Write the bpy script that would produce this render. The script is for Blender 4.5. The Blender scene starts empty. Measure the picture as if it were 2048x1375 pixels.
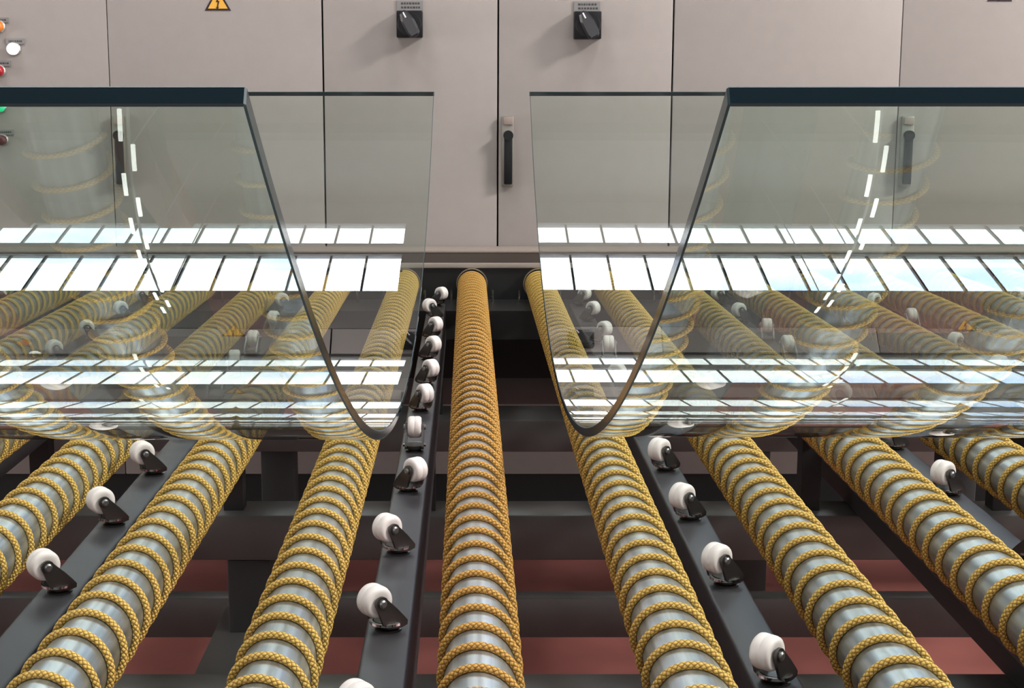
import bpy, bmesh, math, random
from mathutils import Vector, Matrix

random.seed(7)
sc = bpy.context.scene
C = sc.collection

# ------------------------------------------------------------------ camera
FPX, VH, UP, VP = 2900.0, 187.0, 936.0, 687.5          # focal length, horizon row, principal point (pixels of 2048x1375)
TH = math.atan((VP - VH) / FPX)
CAMZ = 1.26                                            # floor is z = 0
cd = bpy.data.cameras.new('camera')
cam = bpy.data.objects.new('camera', cd)
C.objects.link(cam)
cd.sensor_fit = 'HORIZONTAL'
cd.sensor_width = 36.0
cd.lens = 36.0 * FPX / 2048.0
cd.shift_x = (1024.0 - UP) / 2048.0
cd.clip_start = 0.02
cd.clip_end = 200
cam.location = (0, 0, CAMZ)
cam.rotation_euler = (math.pi / 2 - TH, 0, 0)
sc.camera = cam

# ------------------------------------------------------------------ view, world, lights
sc.view_settings.view_transform = 'Standard'
sc.view_settings.look = 'None'
sc.view_settings.gamma = 1.0
sc.view_settings.use_curve_mapping = False
sc.view_settings.exposure = -0.4
sc.cycles.max_bounces = 14
sc.cycles.diffuse_bounces = 4
sc.cycles.glossy_bounces = 7
sc.cycles.transparent_max_bounces = 32
sc.cycles.use_denoising = True
sc.cycles.sample_clamp_indirect = 12.0
sc.cycles.blur_glossy = 0.0
sc.cycles.use_adaptive_sampling = False

w = bpy.data.worlds.new('sky')
sc.world = w
w.use_nodes = True
nt = w.node_tree
nt.nodes.clear()
out = nt.nodes.new('ShaderNodeOutputWorld')
bg = nt.nodes.new('ShaderNodeBackground')
tc = nt.nodes.new('ShaderNodeTexCoord')
nz = nt.nodes.new('ShaderNodeTexNoise')
nz.inputs['Scale'].default_value = 3.2
nz.inputs['Detail'].default_value = 5
rp = nt.nodes.new('ShaderNodeValToRGB')
rp.color_ramp.elements[0].position = 0.36
rp.color_ramp.elements[0].color = (0.36, 0.56, 0.95, 1)
rp.color_ramp.elements[1].position = 0.52
rp.color_ramp.elements[1].color = (1, 1, 1, 1)
nt.links.new(tc.outputs['Generated'], nz.inputs['Vector'])
nt.links.new(nz.outputs['Fac'], rp.inputs['Fac'])
nt.links.new(rp.outputs['Color'], bg.inputs['Color'])
bg.inputs['Strength'].default_value = 11.0
nt.links.new(bg.outputs['Background'], out.inputs['Surface'])


def area_light(name, loc, target, sx, sy, power, col):
    l = bpy.data.lights.new(name, 'AREA')
    l.shape = 'RECTANGLE'
    l.size, l.size_y = sx, sy
    l.energy = power
    l.color = col
    o = bpy.data.objects.new(name, l)
    C.objects.link(o)
    o.location = loc
    d = Vector(target) - Vector(loc)
    o.rotation_euler = d.to_track_quat('-Z', 'Y').to_euler()
    return o


KEY = ((7.3, 0.6, 5.8), (0.0, 3.6, 1.0), 1.5, 0.9, 900, (1.0, 0.97, 0.93))
FRONT_FILL = ((0.5, -5.9, 1.4), (0.5, 0.0, 1.2), 8.0, 2.4, 150, (1.0, 0.98, 0.97))  # added fill light in front of the closed wall, no gate there
SIDE_FILLS = [((-7.9, 2.2, 1.1), (0.0, 2.6, 0.7), 5.0, 1.8, 420, (1.0, 0.98, 0.97)), ((7.9, 2.2, 1.1), (0.0, 2.6, 0.7), 5.0, 1.8, 420, (1.0, 0.98, 0.97))]  # fill lights added at both side walls to brighten below the rollers
ROOF = [((-2.4, 1.2, 8.6), 2.2, 2.2, 250), ((2.4, 1.2, 8.6), 2.2, 2.2, 250),  # ambient fill panels added under the roof, out of view
        ((-5.6, -2.4, 8.6), 2.2, 2.2, 250), ((5.6, -2.4, 8.6), 2.2, 2.2, 250)]
area_light('key_lamp_light', *KEY)
area_light('front_fill_light', *FRONT_FILL)
for a in SIDE_FILLS:
    area_light('side_fill_light', *a)
for loc, sx, sy, p in ROOF:
    area_light('roof_fill_light', loc, (loc[0], loc[1], 0), sx, sy, p, (0.97, 0.98, 1.0))


# ------------------------------------------------------------------ materials
def mat(name, col, rough=0.5, metal=0.0, spec=0.5, noise=None, bump=None, coat=0.0):
    m = bpy.data.materials.new(name)
    m.use_nodes = True
    n = m.node_tree
    b = n.nodes['Principled BSDF']
    b.inputs['Base Color'].default_value = (*col, 1)
    b.inputs['Roughness'].default_value = rough
    b.inputs['Metallic'].default_value = metal
    b.inputs['Specular IOR Level'].default_value = spec
    if coat:
        b.inputs['Coat Weight'].default_value = coat
    if noise:                                            # (scale xyz, amount, rough amount)
        scale, amt, ramt = noise
        t = n.nodes.new('ShaderNodeTexCoord')
        mp = n.nodes.new('ShaderNodeMapping')
        mp.inputs['Scale'].default_value = scale
        z = n.nodes.new('ShaderNodeTexNoise')
        z.inputs['Scale'].default_value = 1.0
        z.inputs['Detail'].default_value = 6
        n.links.new(t.outputs['Object'], mp.inputs['Vector'])
        n.links.new(mp.outputs['Vector'], z.inputs['Vector'])
        r = n.nodes.new('ShaderNodeValToRGB')
        r.color_ramp.elements[0].position = 0.3
        r.color_ramp.elements[1].position = 0.7
        r.color_ramp.elements[0].color = (*[c * (1 - amt) for c in col], 1)
        r.color_ramp.elements[1].color = (*[min(1, c * (1 + amt)) for c in col], 1)
        n.links.new(z.outputs['Fac'], r.inputs['Fac'])
        n.links.new(r.outputs['Color'], b.inputs['Base Color'])
        if ramt:
            mr = n.nodes.new('ShaderNodeMapRange')
            mr.inputs['To Min'].default_value = max(0.02, rough - ramt)
            mr.inputs['To Max'].default_value = min(1, rough + ramt)
            n.links.new(z.outputs['Fac'], mr.inputs['Value'])
            n.links.new(mr.outputs['Result'], b.inputs['Roughness'])
        if bump:
            bp = n.nodes.new('ShaderNodeBump')
            bp.inputs['Strength'].default_value = bump
            bp.inputs['Distance'].default_value = 0.001
            n.links.new(z.outputs['Fac'], bp.inputs['Height'])
            n.links.new(bp.outputs['Normal'], b.inputs['Normal'])
    return m


def emit(name, col, strength):
    m = bpy.data.materials.new(name)
    m.use_nodes = True
    b = m.node_tree.nodes['Principled BSDF']
    b.inputs['Base Color'].default_value = (*col, 1)
    b.inputs['Emission Color'].default_value = (*col, 1)
    b.inputs['Emission Strength'].default_value = strength
    return m


def glass_mat(name, tint, r0=0.04):
    """clear sheet: see-through with a tint, mirror reflection rising towards grazing angles (Schlick)"""
    m = bpy.data.materials.new(name)
    m.use_nodes = True
    n = m.node_tree
    n.nodes.clear()
    o = n.nodes.new('ShaderNodeOutputMaterial')
    tr = n.nodes.new('ShaderNodeBsdfTransparent')
    tr.inputs['Color'].default_value = (*tint, 1)
    gl = n.nodes.new('ShaderNodeBsdfGlossy')
    gl.inputs['Roughness'].default_value = 0.0
    gl.inputs['Color'].default_value = (1, 1, 1, 1)
    g = n.nodes.new('ShaderNodeNewGeometry')
    dt = n.nodes.new('ShaderNodeVectorMath')
    dt.operation = 'DOT_PRODUCT'
    n.links.new(g.outputs['Normal'], dt.inputs[0])
    n.links.new(g.outputs['Incoming'], dt.inputs[1])

    def math_(op, a, b=None):
        q = n.nodes.new('ShaderNodeMath')
        q.operation = op
        for i, v in enumerate((a, b)):
            if v is None:
                continue
            if isinstance(v, (int, float)):
                q.inputs[i].default_value = v
            else:
                n.links.new(v, q.inputs[i])
        return q.outputs[0]
    c = math_('ABSOLUTE', dt.outputs['Value'])
    k = math_('POWER', math_('SUBTRACT', 1.0, c), 5.0)
    f = math_('ADD', math_('MULTIPLY', k, 1 - r0), r0)
    f = math_('DIVIDE', math_('MULTIPLY', f, 2.0), math_('ADD', f, 1.0))       # both faces of the sheet taken together
    f = math_('MULTIPLY', f, math_('SUBTRACT', 1.0, g.outputs['Backfacing']))
    mx = n.nodes.new('ShaderNodeMixShader')
    n.links.new(f, mx.inputs['Fac'])
    n.links.new(tr.outputs[0], mx.inputs[1])
    n.links.new(gl.outputs[0], mx.inputs[2])
    n.links.new(mx.outputs[0], o.inputs['Surface'])
    return m


def rope_mat(name, hi, lo):
    m = bpy.data.materials.new(name)
    m.use_nodes = True
    n = m.node_tree
    b = n.nodes['Principled BSDF']
    b.inputs['Roughness'].default_value = 0.55
    b.inputs['Specular IOR Level'].default_value = 0.35
    uv = n.nodes.new('ShaderNodeUVMap')
    uv.uv_map = 'UVMap'
    sp = n.nodes.new('ShaderNodeSeparateXYZ')
    n.links.new(uv.outputs['UV'], sp.inputs['Vector'])

    def math_(op, a, c=None, d=None):
        q = n.nodes.new('ShaderNodeMath')
        q.operation = op
        for i, v in enumerate((a, c, d)):
            if v is None:
                continue
            if isinstance(v, (int, float)):
                q.inputs[i].default_value = v
            else:
                n.links.new(v, q.inputs[i])
        return q.outputs[0]
    ul = math_('MULTIPLY', sp.outputs['X'], math.pi / 0.0052)      # metres along the rope
    va = math_('MULTIPLY', sp.outputs['Y'], math.pi * 4)           # around it
    a = math_('ABSOLUTE', math_('SINE', math_('ADD', ul, va)))
    c = math_('ABSOLUTE', math_('SINE', math_('SUBTRACT', ul, va)))
    h = math_('POWER', math_('MULTIPLY', a, c), 0.5)
    r = n.nodes.new('ShaderNodeValToRGB')
    r.color_ramp.elements[0].position = 0.05
    r.color_ramp.elements[0].color = (*lo, 1)
    r.color_ramp.elements[1].position = 0.75
    r.color_ramp.elements[1].color = (*hi, 1)
    n.links.new(h, r.inputs['Fac'])
    n.links.new(r.outputs['Color'], b.inputs['Base Color'])
    bp = n.nodes.new('ShaderNodeBump')
    bp.inputs['Strength'].default_value = 0.9
    bp.inputs['Distance'].default_value = 0.0016
    n.links.new(h, bp.inputs['Height'])
    n.links.new(bp.outputs['Normal'], b.inputs['Normal'])
    return m


M = dict(
    cabinet=mat('cabinet_paint', (0.312, 0.278, 0.260), 0.45, spec=0.4, noise=((30, 30, 30), 0.02, 0.03)),
    cab_body=mat('cabinet_body_paint', (0.50, 0.44, 0.41), 0.5),
    plinth=mat('plinth_black', (0.012, 0.011, 0.012), 0.6),
    gap=mat('door_gasket_black', (0.006, 0.005, 0.005), 0.8),
    black=mat('black_plastic', (0.008, 0.008, 0.010), 0.42, spec=0.3),
    black_edge=mat('black_plastic_glossy', (0.012, 0.012, 0.016), 0.30, spec=0.7),
    white_mark=mat('white_mark', (0.85, 0.85, 0.85), 0.5),
    tag=mat('grey_name_plate', (0.22, 0.215, 0.21), 0.5),
    tag_print=mat('name_plate_print', (0.05, 0.05, 0.05), 0.6),
    handle_metal=mat('handle_metal', (0.30, 0.28, 0.25), 0.4, 0.6),
    sign_yellow=mat('sign_yellow', (0.80, 0.42, 0.05), 0.5),
    sign_black=mat('sign_black', (0.02, 0.008, 0.012), 0.5),
    lamp_orange=mat('lamp_orange', (0.70, 0.20, 0.02), 0.25),
    lamp_white=emit('lamp_white', (1.0, 1.0, 1.0), 1.2),
    lamp_red=mat('lamp_red', (0.35, 0.012, 0.02), 0.25),
    lamp_green=emit('lamp_green', (0.02, 0.60, 0.25), 0.8),
    lamp_dark=mat('lamp_dark_red', (0.10, 0.02, 0.025), 0.3),
    chrome=mat('chrome', (0.72, 0.72, 0.72), 0.12, 1.0),
    bezel=mat('lamp_bezel', (0.35, 0.33, 0.31), 0.35, 0.5),
    steel=mat('roller_steel', (0.46, 0.50, 0.52), 0.34, 0.85, noise=((95, 1.2, 95), 0.34, 0.08)),
    collar=mat('collar_steel', (0.55, 0.53, 0.50), 0.25, 1.0),
    rope=rope_mat('rope_yellow', (0.82, 0.52, 0.125), (0.32, 0.16, 0.028)),
    rope_orange=rope_mat('rope_orange', (0.75, 0.40, 0.090), (0.30, 0.125, 0.022)),
    rail=mat('rail_paint', (0.042, 0.038, 0.042), 0.46, spec=0.4, noise=((40, 40, 40), 0.08, 0.05)),
    frame=mat('frame_paint', (0.078, 0.071, 0.068), 0.34, spec=0.6, noise=((12, 12, 12), 0.12, 0.06)),
    frame_dark=mat('frame_dark_paint', (0.014, 0.013, 0.013), 0.55),
    housing=mat('housing_paint', (0.010, 0.009, 0.010), 0.5),
    ledge=mat('ledge_paint', (0.042, 0.028, 0.022), 0.6, spec=0.2, noise=((3, 40, 3), 0.06, 0.04)),
    ledge_lip=mat('ledge_lip', (0.30, 0.24, 0.21), 0.5, spec=0.3),
    box=mat('drive_box_paint', (0.20, 0.19, 0.20), 0.45),
    floor=mat('red_floor_paint', (0.31, 0.097, 0.084), 0.45, noise=((6, 6, 6), 0.18, 0.1)),
    nylon=mat('caster_nylon', (0.78, 0.70, 0.67), 0.45, noise=((60, 60, 60), 0.03, 0.05)),
    fork=mat('caster_fork', (0.10, 0.095, 0.092), 0.30, 0.85),
    axle=mat('caster_axle', (0.26, 0.25, 0.25), 0.35, 0.9),
    glass=glass_mat('clear_bent_glass', (0.932, 0.974, 0.954), 0.018),
    glass_edge=mat('ground_glass_edge', (0.004, 0.014, 0.020), 0.12, spec=0.35),
    glass_arris=mat('glass_arris', (0.022, 0.045, 0.052), 0.4, spec=0.25),
    wall=mat('hall_wall', (0.30, 0.30, 0.29), 0.8),
    roof=mat('hall_roof', (0.36, 0.36, 0.34), 0.75, noise=((0.3, 6, 1), 0.05, 0)),
    girder=mat('girder_paint', (0.30, 0.14, 0.11), 0.6),
    purlin=mat('purlin_paint', (0.20, 0.20, 0.19), 0.6),
    mullion=mat('mullion_paint', (0.03, 0.03, 0.035), 0.5),
    window_glass=glass_mat('window_glass', (0.95, 0.97, 0.97)),
    tube=emit('fluorescent_tube', (1.0, 0.99, 0.94), 9.0),
    lamp_housing=mat('lamp_housing', (0.45, 0.45, 0.45), 0.5),
)


# ------------------------------------------------------------------ mesh helpers
def to_obj(name, bm, m, parent=None, smooth=False, sharp=None, recalc=True):
    me = bpy.data.meshes.new(name)
    if recalc:
        bmesh.ops.recalc_face_normals(bm, faces=bm.faces)
    if smooth or sharp is not None:
        ang = math.radians(sharp if sharp is not None else 35)
        for f in bm.faces:
            f.smooth = True
        for e in bm.edges:
            if len(e.link_faces) == 2:
                e.smooth = e.calc_face_angle(0.0) < ang
    bm.to_mesh(me)
    bm.free()
    for x in (m if isinstance(m, (list, tuple)) else [m]):
        me.materials.append(x)
    o = bpy.data.objects.new(name, me)
    C.objects.link(o)
    if parent:
        o.parent = parent
    return o


def box(bm, x0, x1, y0, y1, z0, z1, bev=0.0, seg=2):
    r = bmesh.ops.create_cube(bm, size=1.0)
    vs = r['verts']
    for v in vs:
        v.co = Vector(((x0 + x1) / 2 + v.co.x * (x1 - x0), (y0 + y1) / 2 + v.co.y * (y1 - y0), (z0 + z1) / 2 + v.co.z * (z1 - z0)))
    if bev:
        es = list({e for v in vs for e in v.link_edges})
        bmesh.ops.bevel(bm, geom=es, offset=bev, segments=seg, affect='EDGES', profile=0.5)
    return bm


def B():
    return bmesh.new()


def boxobj(name, x0, x1, y0, y1, z0, z1, m, parent=None, bev=0.0, seg=2):
    return to_obj(name, box(B(), x0, x1, y0, y1, z0, z1, bev, seg), m, parent, sharp=30 if bev else None)


def cyl(bm, p0, p1, r0, r1=None, n=24, caps=True):
    r1 = r0 if r1 is None else r1
    p0, p1 = Vector(p0), Vector(p1)
    q = (p1 - p0).to_track_quat('Z', 'Y')
    a = [bm.verts.new(p0 + q @ Vector((r0 * math.cos(t), r0 * math.sin(t), 0))) for t in [2 * math.pi * i / n for i in range(n)]]
    b = [bm.verts.new(p1 + q @ Vector((r1 * math.cos(t), r1 * math.sin(t), 0))) for t in [2 * math.pi * i / n for i in range(n)]]
    for i in range(n):
        j = (i + 1) % n
        bm.faces.new((a[i], a[j], b[j], b[i]))
    if caps:
        bm.faces.new(a[::-1])
        bm.faces.new(b)
    return bm


def lathe(bm, prof, axis_p, axis_d, n=32):
    """prof: [(radius, along)], open ends closed with caps"""
    p = Vector(axis_p)
    q = Vector(axis_d).to_track_quat('Z', 'Y')
    rings = []
    for r, t in prof:
        rings.append([bm.verts.new(p + q @ Vector((r * math.cos(2 * math.pi * i / n), r * math.sin(2 * math.pi * i / n), t))) for i in range(n)])
    for a, b in zip(rings, rings[1:]):
        for i in range(n):
            j = (i + 1) % n
            bm.faces.new((a[i], a[j], b[j], b[i]))
    bm.faces.new(rings[0][::-1])
    bm.faces.new(rings[-1])
    return bm


def prism(bm, pts, d):
    """pts: 3-D outline, d: extrusion vector"""
    d = Vector(d)
    a = [bm.verts.new(Vector(p)) for p in pts]
    b = [bm.verts.new(Vector(p) + d) for p in pts]
    n = len(pts)
    bm.faces.new(a[::-1])
    bm.faces.new(b)
    for i in range(n):
        j = (i + 1) % n
        bm.faces.new((a[i], a[j], b[j], b[i]))
    return bm


def thing(name, label, cat, loc=(0, 0, 0), rotz=0.0, group=None):
    o = bpy.data.objects.new(name, None)
    C.objects.link(o)
    o.empty_display_size = 0.05
    o.location = loc
    o.rotation_euler = (0, 0, rotz)
    tag(o, label, cat, group)
    return o


def tag(o, label, cat, group=None):
    o['label'] = label
    o['category'] = cat
    if group:
        o['group'] = group
    return o


def struct(o, label=None, cat=None):
    o['kind'] = 'structure'
    if label:
        o['label'] = label
    if cat:
        o['category'] = cat
    return o


def project(x, y, z):
    h = CAMZ - z
    zc = y * math.cos(TH) + h * math.sin(TH)
    if zc < 0.05:
        return (-9999, -9999)
    return (UP + FPX * x / zc, VP + FPX * (h * math.cos(TH) - y * math.sin(TH)) / zc)


# ------------------------------------------------------------------ the hall
HX, HY0, HY1, HZ = 8.0, -6.0, 12.0, 10.2
struct(boxobj('floor', -HX, HX, HY0, HY1 + 0.3, -0.1, 0.0, M['floor']), 'dark red painted workshop floor under the conveyor', 'floor')
struct(boxobj('wall_left', -HX - 0.2, -HX, HY0, HY1, 0.0, HZ, M['wall']), 'plain grey side wall of the hall', 'wall')
struct(boxobj('wall_right', HX, HX + 0.2, HY0, HY1, 0.0, HZ, M['wall']), 'plain grey side wall of the hall, right', 'wall')
struct(boxobj('wall_front', -HX - 0.2, HX + 0.2, HY0 - 0.2, HY0, 0.0, HZ, M['wall']), 'plain grey wall behind the viewer', 'wall')
struct(boxobj('ceiling', -HX - 0.2, HX + 0.2, HY0 - 0.2, HY1 + 0.3, HZ, HZ + 0.15, M['roof']), 'light grey hall roof', 'ceiling')
ROWS = [(6.38, 7.86), (8.24, 9.20)]
BAYS = [(-6.7, -0.66), (0.62, 6.9)]
bm = B()
zs = [0.0, ROWS[0][0], ROWS[0][1], ROWS[1][0], ROWS[1][1], HZ]
for i in (0, 2, 4):
    box(bm, -HX - 0.2, HX + 0.2, HY1, HY1 + 0.25, zs[i], zs[i + 1])
for z0, z1 in ROWS:
    for x0, x1 in ((-HX - 0.2, BAYS[0][0]), (BAYS[0][1], BAYS[1][0]), (BAYS[1][1], HX + 0.2)):
        box(bm, x0, x1, HY1, HY1 + 0.25, z0, z1)
struct(to_obj('wall_back', bm, M['wall']), 'far wall of the hall with two rows of high windows', 'wall')
wi = 0
for ri, (z0, z1) in enumerate(ROWS):
    for bi, (x0, x1) in enumerate(BAYS):
        wi += 1
        win = thing('window_%d' % wi, 'long %s window row in the far wall, %s bay' % (('lower', 'upper')[ri], ('left', 'right')[bi]), 'window')
        win['kind'] = 'structure'
        n = round((x1 - x0) / 0.361)
        st = (x1 - x0) / n
        pane_me = None
        for k in range(n):
            xa = x0 + k * st
            if pane_me is None:
                p = boxobj('pane', 0, st, -0.003, 0.003, z0, z1, M['window_glass'], win)
                pane_me = p.data
            else:
                p = bpy.data.objects.new('pane', pane_me)
                C.objects.link(p)
                p.parent = win
            p.location = (xa, HY1 + 0.12, 0)
        for k in range(n + 1):
            xa = x0 + k * st
            boxobj('mullion', xa - 0.010, xa + 0.010, HY1 + 0.09, HY1 + 0.15, z0, z1, M['mullion'], win)
        if ri == 1:
            boxobj('transom', x0, x1, HY1 + 0.085, HY1 + 0.155, z0 + 0.10, z0 + 0.15, M['mullion'], win)
# roof steel seen only mirrored in the glass
for i, x in enumerate((-3.05, -4.75)):
    o = boxobj('roof_girder', x - 0.17, x + 0.17, 2.0, HY1, 9.0, 9.55, M['girder'])
    o['label'] = 'red brown roof girder mirrored in the left glass, %s' % ('nearer the middle', 'further left')[i]
    o['category'] = 'girder'
for i, y in enumerate((5.4, 7.2, 9.2)):
    o = boxobj('roof_purlin', -HX, HX, y - 0.12, y + 0.12, 9.75, HZ - 0.01, M['purlin'])
    o['label'] = 'grey roof purlin mirrored in the glass, %s from the far wall' % ('third', 'second', 'first')[i]
    o['category'] = 'purlin'
for nm, (xa, ya), (xb, yb) in (('left', (-1.98, 6.0), (-2.62, 11.6)), ('right', (2.36, 6.0), (3.06, 11.6))):
    t = thing('fluorescent_lamp_row', 'row of fluorescent tubes hung from the roof, mirrored in the %s glass' % nm, 'lamp', (0, 0, 0))
    a, b = Vector((xa, ya, 5.3)), Vector((xb, yb, 5.3))
    d = (b - a)
    bm = B()
    cyl(bm, a + Vector((0, 0, 0.07)), b + Vector((0, 0, 0.07)), 0.010, n=8)
    to_obj('track', bm, M['lamp_housing'], t)
    for fr in (0.1, 0.5, 0.9):
        bm = B()
        p = a + d * fr
        cyl(bm, p + Vector((0, 0, 0.09)), (p.x, p.y, HZ - 0.01), 0.006, n=6)
        to_obj('suspension_rod', bm, M['lamp_housing'], t)
    nn = 13
    for k in range(nn):
        bm = B()
        off = Vector((0.035 if k % 2 else -0.035, 0, 0))  # tubes staggered to imitate the doubled mirror image of a thick sheet
        cyl(bm, a + d * ((k + 0.06) / nn) + off, a + d * ((k + 0.94) / nn) + off, 0.014, n=10)
        to_obj('tube', bm, M['tube'], t)
# unseen housings made for the fill lights added under the roof
for i, (loc, sx, sy, p) in enumerate(ROOF):
    o = boxobj('roof_fill_panel', loc[0] - sx / 2 - 0.05, loc[0] + sx / 2 + 0.05, loc[1] - sy / 2 - 0.05, loc[1] + sy / 2 + 0.05, loc[2] + 0.01, loc[2] + 0.09, M['lamp_housing'])
    tag(o, 'unseen square fill light panel added under the roof, %s' % ('left above the conveyor', 'right above the conveyor', 'left behind the viewer', 'right behind the viewer')[i], 'lamp', 'added roof fill panels')

# ------------------------------------------------------------------ electrical cabinets
CY = 4.28
PPM = FPX / (CY * math.cos(TH))        # pixels per metre at eye level on the door plane


def cab_x(u, v=187.0):                 # a pixel on the door plane to metres (door plane only, used to size the doors)
    k = (v - VP) / FPX
    h = CY * (math.sin(TH) + k * math.cos(TH)) / (math.cos(TH) - k * math.sin(TH))
    zc = CY * math.cos(TH) + h * math.sin(TH)
    return (u - UP) * zc / FPX, CAMZ - h


CAB_TOP, CAB_BOT = 1.545, CAMZ - 1.144
S_X = [cab_x(u)[0] for u in (-235, 220, 647, 996, 1344, 1798, 2260)]


def handle(parent, xs):
    x, zt = cab_x(xs, 232)
    zb = cab_x(xs, 373)[1]
    p = boxobj('door_handle', x - 0.002, x + 0.034, CY - 0.016, CY - 0.0005, zb, zt, M['handle_metal'], parent, 0.003)
    bm = B()
    hh = zt - zb
    zl = zt - hh * 0.27
    box(bm, x + 0.006, x + 0.030, CY - 0.030, CY - 0.016, zb + 0.008, zl, 0.004)
    cyl(bm, (x + 0.018, CY - 0.034, zl), (x + 0.018, CY - 0.014, zl), 0.0145, n=20)
    to_obj('handle_lever', bm, M['black'], p, sharp=30)
    boxobj('lock_cover', x + 0.004, x + 0.032, CY - 0.021, CY - 0.015, zt - hh * 0.12, zt - 0.003, M['ledge_lip'], p, 0.002)


def name_plate(parent, u0, u1, v0, v1, rows=2):
    x0, z1 = cab_x(u0, v0)
    x1, z0 = cab_x(u1, v1)
    p = boxobj('name_plate', x0, x1, CY - 0.004, CY - 0.0004, z0, z1, M['tag'], parent)
    bm = B()
    for r in range(rows):
        zc = z1 - (z1 - z0) * (r + 0.75) / (rows + 0.5)
        hh = (z1 - z0) * 0.10 if rows > 1 else (z1 - z0) * 0.16
        x = x0 + (x1 - x0) * 0.16
        while x < x1 - (x1 - x0) * 0.16:
            ww = (x1 - x0) * random.uniform(0.04, 0.10)
            box(bm, x, x + ww, CY - 0.0046, CY - 0.0038, zc - hh, zc + hh)
            x += ww + (x1 - x0) * 0.035
    o = to_obj('worn_print', bm, M['tag_print'], p)
    o['kind'] = 'stuff'


def rotary_switch(parent, u0, u1, v0, v1):
    x0, z1 = cab_x(u0, v0)
    x1, z0 = cab_x(u1, v1)
    p = boxobj('rotary_switch', x0, x1, CY - 0.042, CY - 0.0004, z0, z1, M['black'], parent, 0.003)
    cx, cz, s = (x0 + x1) / 2, (z0 + z1) / 2, (x1 - x0)
    bm = B()
    lathe(bm, [(s * 0.46, 0), (s * 0.46, 0.006), (s * 0.43, 0.009)], (cx, CY - 0.042, cz), (0, -1, 0), 32)
    to_obj('switch_dial', bm, M['black'], p, sharp=30)
    # the grip: a thick bar across the dial, turned a little left of upright
    a = math.radians(118)
    d = Vector((math.cos(a), 0, math.sin(a)))
    n = Vector((-d.z, 0, d.x))
    L, W = s * 0.54, s * 0.25
    pts = []
    for t, ww in ((-1, 0.75), (-0.6, 1), (0.3, 1), (1, 0.55)):
        pts.append(Vector((cx, CY - 0.048, cz)) + d * L * t + n * W * ww)
    for t, ww in ((1, 0.55), (0.3, 1), (-0.6, 1), (-1, 0.75)):
        pts.append(Vector((cx, CY - 0.048, cz)) + d * L * t - n * W * ww)
    bm = B()
    prism(bm, pts, (0, -0.026, 0))
    bmesh.ops.bevel(bm, geom=bm.edges[:], offset=0.006, segments=1, affect='EDGES')
    to_obj('switch_grip', bm, M['black_edge'], p)
    bm = B()
    q = Vector((cx, CY - 0.0743, cz)) + d * L * 0.70
    prism(bm, [q + d * s * 0.10 + n * 0.002, q - d * s * 0.12 + n * 0.002, q - d * s * 0.12 - n * 0.002, q + d * s * 0.10 - n * 0.002], (0, -0.001, 0))
    to_obj('pointer_mark', bm, M['white_mark'], p)


def pilot_lamp(parent, u, v, r_px, m, tag_box=None):
    x, z = cab_x(u, v)
    r = r_px * CY / FPX
    bm = B()
    lathe(bm, [(r * 1.18, 0), (r * 1.18, 0.005), (r * 1.0, 0.008)], (x, CY - 0.0004, z), (0, -1, 0), 24)
    p = to_obj('pilot_lamp', bm, M['bezel'], parent, sharp=30)
    bm = B()
    lathe(bm, [(r, 0.0), (r, 0.010), (r * 0.92, 0.015), (r * 0.7, 0.019), (r * 0.3, 0.021)], (x, CY - 0.008, z), (0, -1, 0), 24)
    to_obj('lens', bm, m, p, sharp=40)
    if tag_box:
        name_plate(parent, *tag_box, rows=1)


def warning_sign(parent, uc, v_bot, w_px):
    x, z = cab_x(uc, v_bot)
    s = w_px * CY / FPX / 0.985

    def tri(k, y):
        hgt = s * 0.866
        cz = z + hgt / 3
        return [(x + k * s * 0.667 * 0.866 * math.cos(t) / 0.866, y, cz + k * s * 0.5774 * math.sin(t)) for t in (math.pi / 2, math.pi * 7 / 6, math.pi * 11 / 6)]

    def tri2(k, y):
        R = k * s * 0.5774
        cz = z + s * 0.2887
        return [(x + R * math.cos(t), y, cz + R * math.sin(t)) for t in (math.pi / 2, math.pi * 7 / 6, math.pi * 11 / 6)]
    p = to_obj('warning_sign', prism(B(), tri2(1.0, CY - 0.0004), (0, -0.0012, 0)), M['sign_black'], parent)
    to_obj('sign_field', prism(B(), tri2(0.76, CY - 0.0016), (0, -0.0006, 0)), M['sign_yellow'], p)
    cz = z + s * 0.2887
    k = s * 0.20
    bolt = [(0.15, 1.5), (-0.35, 0.2), (0.0, 0.2), (-0.2, -0.75), (-0.4, -0.65), (-0.05, -1.3), (0.25, -0.6), (0.05, -0.7), (0.35, 0.45), (0.05, 0.45), (0.45, 1.5)]
    to_obj('lightning_bolt', prism(B(), [(x + a * k, CY - 0.0022, cz - 0.1 * k + b * k) for a, b in bolt], (0, -0.0005, 0)), M['sign_black'], p)


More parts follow.
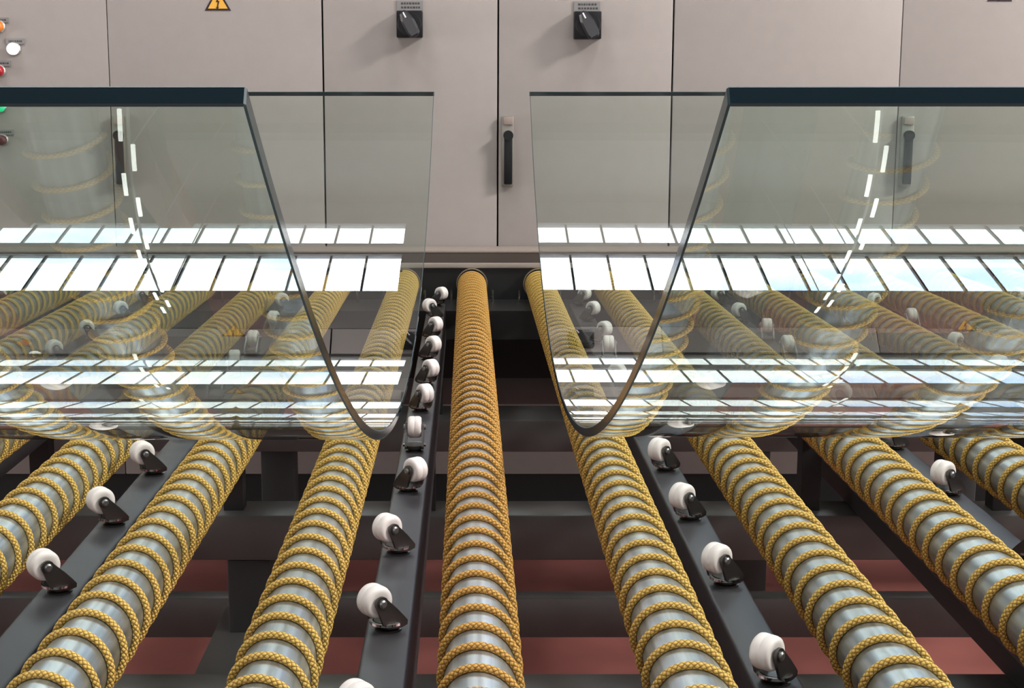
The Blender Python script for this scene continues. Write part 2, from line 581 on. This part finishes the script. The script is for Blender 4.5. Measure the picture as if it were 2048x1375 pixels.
cabs = [('left', 0, 1, 2, 'beige double door electrical cabinet with pilot lamps on its left door'),
        ('centre', 2, 3, 4, 'beige double door electrical cabinet with two black rotary switches, in the middle'),
        ('right', 4, 5, 6, 'beige double door electrical cabinet without switches or lamps, behind the right glass')]
for nm, i0, i1, i2, lab in cabs:
    cbt = thing('electrical_cabinet', lab, 'cabinet', (0, 0, 0), 0, 'electrical cabinets behind the conveyor')
    xa, xb, xc = S_X[i0], S_X[i1], S_X[i2]
    g = 0.0022
    thin = 0.0010 if nm != 'centre' else 0.0024
    boxobj('cabinet_body', xa + 0.001, xc - 0.001, CY + 0.018, CY + 0.40, CAB_BOT, CAB_TOP, M['gap'], cbt)
    for (x0, x1, gl, gr) in ((xa, xb, 0.0024, thin), (xb, xc, thin, 0.0024)):
        boxobj('door', x0 + gl, x1 - gr, CY, CY + 0.017, CAB_BOT + 0.004, CAB_TOP - 0.01, M['cabinet'], cbt, 0.0025)
    boxobj('plinth', xa + 0.001, xc - 0.001, CY + 0.03, CY + 0.38, 0.0, CAB_BOT, M['plinth'], cbt)
    if nm == 'left':
        handle(cbt, 227)
        warning_sign(cbt, 436, 21, 50)
        pilot_lamp(cbt, -2, 53, 11, M['lamp_orange'], (-28, 18, 35, 45))
        pilot_lamp(cbt, 28.5, 98, 11.5, M['lamp_white'], (12, 50, 77, 88))
        pilot_lamp(cbt, -1, 142, 11, M['lamp_red'], (-20, 22, 121, 132))
        pilot_lamp(cbt, 2, 214, 10, M['lamp_green'], (-18, 25, 192, 202))
        pilot_lamp(cbt, 6, 280, 10, M['lamp_dark'], (-12, 28, 259, 269))
    elif nm == 'centre':
        handle(cbt, 1004)
        name_plate(cbt, 794, 846, 1, 21)
        name_plate(cbt, 1148, 1200, 3, 23)
        rotary_switch(cbt, 794, 846, 23, 76)
        rotary_switch(cbt, 1147, 1200, 24, 79)
    else:
        handle(cbt, 1803)
        warning_sign(cbt, 1999, 2.5, 48)

# ------------------------------------------------------------------ conveyor frame
AX = CAMZ - 0.504                       # height of the roller axes


def hz(h):                              # depth below the eye to height above the floor
    return CAMZ - h


fr = thing('roller_conveyor', 'black welded steel conveyor chassis under the rope wrapped rollers', 'conveyor')
X0, X1 = -2.3, 2.4
YE = 3.88                               # far end of the rollers
# upper cross members
for y0, y1, hb in ((2.594, 2.695, 0.857), (3.388, 3.557, 0.848), (3.966, 4.063, 0.856), (1.73, 1.853, 0.857), (0.95, 1.06, 0.857)):
    boxobj('cross_beam', X0, X1, y0, y1, hz(hb), hz(0.77), M['frame'], fr, 0.004)
# lower cross members
for y0, y1 in ((2.789, 2.834), (1.55, 1.595)):
    boxobj('lower_beam', X0, X1, y0, y1, hz(1.084), hz(1.0), M['frame'], fr, 0.003)
boxobj('floor_beam', -0.48, -0.40, 0.9, 2.785, hz(1.084), hz(1.0), M['frame'], fr, 0.003)
boxobj('long_beam', 0.72, 0.80, 0.92, 3.88, hz(0.769), hz(0.66), M['frame_dark'], fr, 0.004)
for x in (-1.55, -0.46, 0.69, 1.19):
    boxobj('post', x - 0.04, x + 0.04, 3.40, 3.48, 0.055, hz(0.849), M['frame_dark'], fr, 0.003)
    bm = B()
    lathe(bm, [(0.055, 0.0), (0.055, 0.012), (0.03, 0.022), (0.012, 0.026), (0.012, 0.056)], (x, 3.44, 0), (0, 0, 1), 24)
    to_obj('levelling_foot', bm, M['frame_dark'], fr, sharp=30)
for x in (-0.41, 1.20):
    boxobj('post', x - 0.04, x + 0.04, 2.60, 2.68, 0.055, hz(0.858), M['frame_dark'], fr, 0.003)
    bm = B()
    lathe(bm, [(0.055, 0.0), (0.055, 0.012), (0.03, 0.022), (0.012, 0.026), (0.012, 0.056)], (x, 2.64, 0), (0, 0, 1), 24)
    to_obj('levelling_foot', bm, M['frame_dark'], fr, sharp=30)
for j in range(-4, 5):                  # brackets that carry the caster rails
    x = 0.0107 + 0.18 * (-0.5 + 2 * j)
    for y in (1.005, 2.645, 3.47):
        boxobj('rail_bracket', x - 0.018, x + 0.018, y - 0.02, y + 0.02, hz(0.7695), hz(0.6325), M['frame_dark'], fr)
# bearing housing at the far ends of the rollers, its ledge, the shelf under the rail ends
boxobj('bearing_housing', X0, X1, YE + 0.005, 4.262, hz(0.765), hz(0.4545), M['housing'], fr)
boxobj('bearing_housing', X0, X1, 0.80, 0.915, hz(0.765), hz(0.4545), M['housing'], fr)
boxobj('ledge', X0, X1, YE + 0.012, 4.270, hz(0.4543), hz(0.4515), M['ledge'], fr)
boxobj('ledge_lip', X0, X1, YE - 0.006, YE + 0.010, hz(0.462), hz(0.449), M['ledge_lip'], fr, 0.002)
boxobj('back_strip', X0, X1, 4.15, 4.272, hz(0.4512), hz(0.444), M['ledge_lip'], fr, 0.002)
boxobj('shelf_plate', X0, X1, 3.665, YE + 0.003, hz(0.556), hz(0.548), M['frame_dark'], fr)
boxobj('shelf_flange', X0, X1, 3.660, 3.668, hz(0.62), hz(0.546), M['frame_dark'], fr)
for k in range(-9, 10):
    for dx in (-0.035, 0.035):
        x = 0.0107 + 0.18 * (k + 0.5) + dx
        bm = B()
        cyl(bm, (x, YE - 0.05, hz(0.549)), (x, YE - 0.05, hz(0.515)), 0.0035, n=8)
        to_obj('stud', bm, M['collar'], fr)

# ------------------------------------------------------------------ rollers
RT, RR = 0.0318, 0.0035                 # tube radius, rope radius
Y0R = 0.97
PITCH = 0.0482


def rope_mesh():
    bm = B()
    uvl = bm.loops.layers.uv.new('UVMap')
    seg, sides = 40, 8
    turns = (YE - 0.012 - Y0R) / PITCH
    n = int(turns * seg)
    Rh = RT + RR * 0.93
    prev = None
    step = math.hypot(2 * math.pi * Rh, PITCH) / seg
    for i in range(n + 1):
        t = 2 * math.pi * i / seg
        y = Y0R + PITCH * i / seg
        rad = Vector((math.cos(t), 0, math.sin(t)))
        c = rad * Rh + Vector((0, y, 0))
        tan = Vector((-math.sin(t) * Rh, PITCH / (2 * math.pi), math.cos(t) * Rh)).normalized()
        bi = tan.cross(rad)
        ring = [bm.verts.new(c + (rad * math.cos(a) + bi * math.sin(a)) * RR) for a in [2 * math.pi * j / sides for j in range(sides)]]
        if prev:
            for j in range(sides):
                k = (j + 1) % sides
                f = bm.faces.new((prev[j], prev[k], ring[k], ring[j]))
                f.smooth = True
                for lp, (uu, vv) in zip(f.loops, (((i - 1) * step, j / sides), ((i - 1) * step, (j + 1) / sides), (i * step, (j + 1) / sides), (i * step, j / sides))):
                    lp[uvl].uv = (uu, vv)
        prev = ring
    return bm


rope0 = to_obj('rope', rope_mesh(), M['rope'])
rope_me = rope0.data
bpy.data.objects.remove(rope0)
bm = B()
cyl(bm, (0, Y0R - 0.05, 0), (0, YE + 0.004, 0), RT, n=48)
tube0 = to_obj('tube', bm, M['steel'], sharp=30)
tube_me = tube0.data
bpy.data.objects.remove(tube0)
bm = B()
n = 40
prof = [(0.0392, -0.010), (0.0424, -0.010), (0.0424, 0.004), (0.0392, 0.004)]
rings = [[bm.verts.new((r * math.cos(2 * math.pi * i / n), YE + t, r * math.sin(2 * math.pi * i / n))) for i in range(n)] for r, t in prof]
for q in range(4):
    a, b = rings[q], rings[(q + 1) % 4]
    for i in range(n):
        bm.faces.new((a[i], a[(i + 1) % n], b[(i + 1) % n], b[i]))
collar0 = to_obj('end_collar', bm, M['collar'], sharp=30)
collar_me = collar0.data
bpy.data.objects.remove(collar0)

NUM = ['', 'first', 'second', 'third', 'fourth', 'fifth', 'sixth', 'seventh', 'eighth', 'ninth', 'tenth', 'eleventh', 'twelfth', 'thirteenth', 'fourteenth', 'fifteenth']
X_0, PS = 0.0107, 0.18
for k in range(-8, 10):
    if k == 0:
        lab = 'steel roller wound with orange yellow rope, the centre one between the two glasses'
    else:
        lab = 'steel roller wound with yellow braided rope, %s to the %s of the centre roller' % (NUM[abs(k)], 'left' if k < 0 else 'right')
    r = thing('conveyor_roller', lab, 'roller', (X_0 + PS * k, 0, AX), 0, 'rope wrapped conveyor rollers')
    r.rotation_euler = (0, random.uniform(0, 6.28), 0)
    for nme, me in (('tube', tube_me), ('rope', rope_me), ('end_collar', collar_me)):
        o = bpy.data.objects.new(nme, me)
        C.objects.link(o)
        o.parent = r
        if nme == 'rope' and k == 0:
            o.material_slots[0].link = 'OBJECT'
            o.material_slots[0].material = M['rope_orange']

# ------------------------------------------------------------------ caster rails and casters
RAIL_H = 0.526
RW = 0.046


def make_caster():
    """swivel caster standing on its plate, wheel trailing along +x"""
    parts = {}
    tr, za, wr, ww = 0.0165, 0.0335, 0.0163, 0.0200
    bm = B()                                              # mounting stud plate
    lathe(bm, [(0.0135, 0.0), (0.0135, 0.0018), (0.0095, 0.0030), (0.0095, 0.0042)], (0, 0, 0), (0, 0, 1), 20)
    parts['swivel_base'] = (to_obj('swivel_base', bm, M['fork'], sharp=30), None)
    bm = B()                                              # polished race, open towards the back
    n = 20
    rings = [[bm.verts.new((0.002 + r * math.cos(t), r * math.sin(t), z)) for t in [math.radians(-105 + 210 * i / n) for i in range(n + 1)]] for r, z in ((0.0142, 0.0080), (0.0172, 0.0080), (0.0172, 0.0106), (0.0142, 0.0106))]
    for q in range(4):
        a, b = rings[q], rings[(q + 1) % 4]
        for i in range(n):
            bm.faces.new((a[i], a[i + 1], b[i + 1], b[i]))
    for e in (0, n):
        bm.faces.new([rings[q][e] for q in range(4)])
    parts['race_ring'] = (to_obj('race_ring', bm, M['chrome'], sharp=30), None)
    bm = B()                                              # fork: dished crown and two rounded cheeks
    lathe(bm, [(0.0085, 0.0036), (0.0125, 0.0050), (0.0146, 0.0080), (0.0150, 0.0108), (0.0120, 0.0108)], (0, 0, 0), (0, 0, 1), 24)
    for s in (-1, 1):
        y = s * (ww / 2 + 0.0010)
        pts = [(-0.0135, 0.0062), (-0.0060, 0.0044), (0.0080, 0.0050), (0.0150, 0.0105)]
        re_ = 0.0072
        for q in range(9):                                # round end about the axle
            t = math.radians(-38 + 196 * q / 8)
            pts.append((tr + re_ * math.cos(t), za + re_ * math.sin(t)))
        pts += [(-0.0020, 0.0245), (-0.0105, 0.0150), (-0.0140, 0.0105)]
        prism(bm, [(px, y, pz) for px, pz in pts], (0, s * 0.0030, 0))
    parts['fork'] = (to_obj('fork', bm, M['fork'], sharp=42), None)
    bm = B()
    h = ww / 2
    prof = [(wr * 0.45, -h + 0.0012), (wr * 0.60, -h), (wr * 0.84, -h), (wr * 0.96, -h + 0.0018), (wr, -h + 0.0042), (wr, -0.0012), (wr * 0.965, 0.0),
            (wr, 0.0012), (wr, h - 0.0042), (wr * 0.96, h - 0.0018), (wr * 0.84, h), (wr * 0.60, h), (wr * 0.45, h - 0.0012)]
    lathe(bm, prof, (tr, 0, za), (0, 1, 0), 32)
    parts['wheel'] = (to_obj('wheel', bm, M['nylon'], sharp=50), None)
    bm = B()
    lathe(bm, [(0.0028, -h - 0.0070), (0.0044, -h - 0.0058), (0.0044, h + 0.0058), (0.0028, h + 0.0070)], (tr, 0, za), (0, 1, 0), 16)
    parts['axle'] = (to_obj('axle', bm, M['axle'], sharp=30), None)
    me = {k: v[0].data for k, v in parts.items()}
    for v in parts.values():
        bpy.data.objects.remove(v[0])
    return me


CM = make_caster()
PHI = {  # rail gap -> swivel angles from the front
    -0.5: [220, 218, 222, -48, 90, -60, -52, -46, -48, 215, -40],
    1.5: [226, 218, 220, 224, 200, 150, 90, -48, -44, -40],
    -2.5: [218, 216, 216, 214, 210, 90, 95, 85, 75, 205],
    3.5: [215, -38, 214, 210, 150, 90, 95, 85, 205, 200],
}
YS = {   # where the casters stand along their rails, measured from the eye
    -0.5: [1.14, 1.377, 1.622, 1.886, 2.106, 2.385, 2.61, 2.867, 3.12, 3.40, 3.61],
    1.5: [1.245, 1.51, 1.755, 1.995, 2.265, 2.55, 2.845, 3.06, 3.36, 3.61],
    -2.5: [1.225, 1.488, 1.735, 1.975, 2.25, 2.47, 2.68, 2.91, 3.18, 3.50],
    3.5: [1.36, 1.60, 1.867, 2.12, 2.37, 2.60, 2.85, 3.07, 3.33, 3.61],
    -4.5: [1.80, 2.05, 2.30, 2.55, 2.82, 3.07, 3.36, 3.60],
    5.5: [1.90, 2.15, 2.40, 2.65, 2.91, 3.22, 3.50],
}
for j in range(-4, 5):
    gap = -0.5 + 2 * j
    xr = X_0 + PS * gap
    if gap == -0.5:
        where = 'rail just left of the centre roller'
    elif gap < 0:
        where = '%s rail left of the centre roller' % NUM[-j + 1]
    else:
        where = '%s rail right of the centre roller' % NUM[j]
    rail = boxobj('caster_rail', -RW / 2, RW / 2, 0.97, 3.655, -0.105, 0.0, M['rail'], None, 0.004, 3)
    rail.location = (xr, 0, hz(RAIL_H))
    tag(rail, 'dark grey steel bar carrying casters, %s' % where, 'rail', 'caster rails between the rollers')
    cnt = 0
    ys = YS.get(gap) or [q + random.uniform(-0.03, 0.03) for q in (1.14, 1.40, 1.64, 1.88, 2.13, 2.40, 2.64, 2.88, 3.14, 3.40, 3.60)]
    for i, y in enumerate(ys):
        u, v = project(xr, y, hz(RAIL_H - 0.035))
        phi = PHI.get(gap, [])
        ph = phi[i] if i < len(phi) else random.choice((215, 210, 90, -45, 200))
        if -30 < u < 2078 and v < 1400:
            cnt += 1
            c = thing('caster', 'white nylon caster, %s from the front on the %s' % (NUM[cnt], where), 'caster', (xr + random.uniform(-0.002, 0.002), y, hz(RAIL_H)), math.radians(ph), 'upturned casters on the rails')
            for nme, me in CM.items():
                o = bpy.data.objects.new(nme, me)
                C.objects.link(o)
                o.parent = c

# ------------------------------------------------------------------ the two bent glass sheets
RO, TG, LOW = 3.011, 0.011, 0.504 - (RT + 2 * RR * 0.965)


def bent_glass(D0, x_in, x_out):
    bm = B()
    nseg = 200
    amax_o = math.acos((RO - LOW + 0.0055) / RO)
    ts = [-amax_o + 2 * amax_o * i / nseg for i in range(nseg + 1)]

    def P(r, t, x):
        return bm.verts.new((x, D0 + r * math.sin(t), hz(LOW) + RO - r * math.cos(t)))
    oi = [P(RO, t, x_in) for t in ts]
    oo = [P(RO, t, x_out) for t in ts]
    ii = [P(RO - TG, t, x_in) for t in ts]
    io = [P(RO - TG, t, x_out) for t in ts]
    for k in range(nseg):
        bm.faces.new((oi[k], oi[k + 1], oo[k + 1], oo[k]))
        bm.faces.new((ii[k], io[k], io[k + 1], ii[k + 1]))
        for a, b in ((oi, ii), (oo, io)):
            bm.faces.new((a[k], b[k], b[k + 1], a[k + 1])).material_index = 1
    for k in (0, nseg):
        bm.faces.new((oi[k], oo[k], io[k], ii[k])).material_index = 1
    bm.normal_update()
    es = [e for e in bm.edges if len(e.link_faces) == 2 and e.calc_face_angle(0) > 1.0]
    r = bmesh.ops.bevel(bm, geom=es, offset=0.0011, segments=1, affect='EDGES')
    for f in r['faces']:
        f.material_index = 2
    bm.normal_update()
    ca = Vector((0, D0, hz(LOW) + RO))                    # axis of the bend; every face must look away from the solid
    xm = (x_in + x_out) / 2
    flip = []
    for f in bm.faces:
        c = f.calc_center_median()
        rad = Vector((0, c.y - ca.y, c.z - ca.z))
        r = rad.length
        rad.normalize()
        tn = Vector((0, -rad.z, rad.y)) * (1 if math.atan2(c.y - ca.y, ca.z - c.z) > 0 else -1)
        if f.material_index == 0:
            want = rad * (1 if r > RO - TG / 2 else -1)
        else:
            want = rad * ((r - (RO - TG / 2)) / (TG / 2)) + Vector((1 if c.x > xm else -1, 0, 0)) * (abs(c.x - xm) > abs(x_out - x_in) / 2 - 0.002) \
                + Vector((0, 1 if c.y > D0 else -1, 0.6)) * (abs(c.x - xm) < abs(x_out - x_in) / 2 - 0.002)
        if f.normal.dot(want) < 0:
            flip.append(f)
    bmesh.ops.reverse_faces(bm, faces=flip)
    bm.normal_update()
    return bm


for nm, D0, x2, x_far, yaw in (('left', 2.286, -0.0983, -2.2, 0.0043), ('right', 2.301, 0.1403, 2.3, 0.0124)):
    xin = 0.0
    bm = bent_glass(D0, 0.0, x_far - x2)
    o = to_obj('bent_glass_sheet', bm, [M['glass'], M['glass_edge'], M['glass_arris']], None, sharp=20, recalc=False)
    # pivot at depth 2 m on the cut end
    o.data.transform(Matrix.Translation((0, -2.0, 0)))
    o.location = (x2, 2.0, 0)
    o.rotation_euler = (0, 0, -yaw)
    tag(o, 'large clear curved glass sheet with dark green edge resting on the %s rollers' % nm, 'glass sheet', 'bent glass sheets')
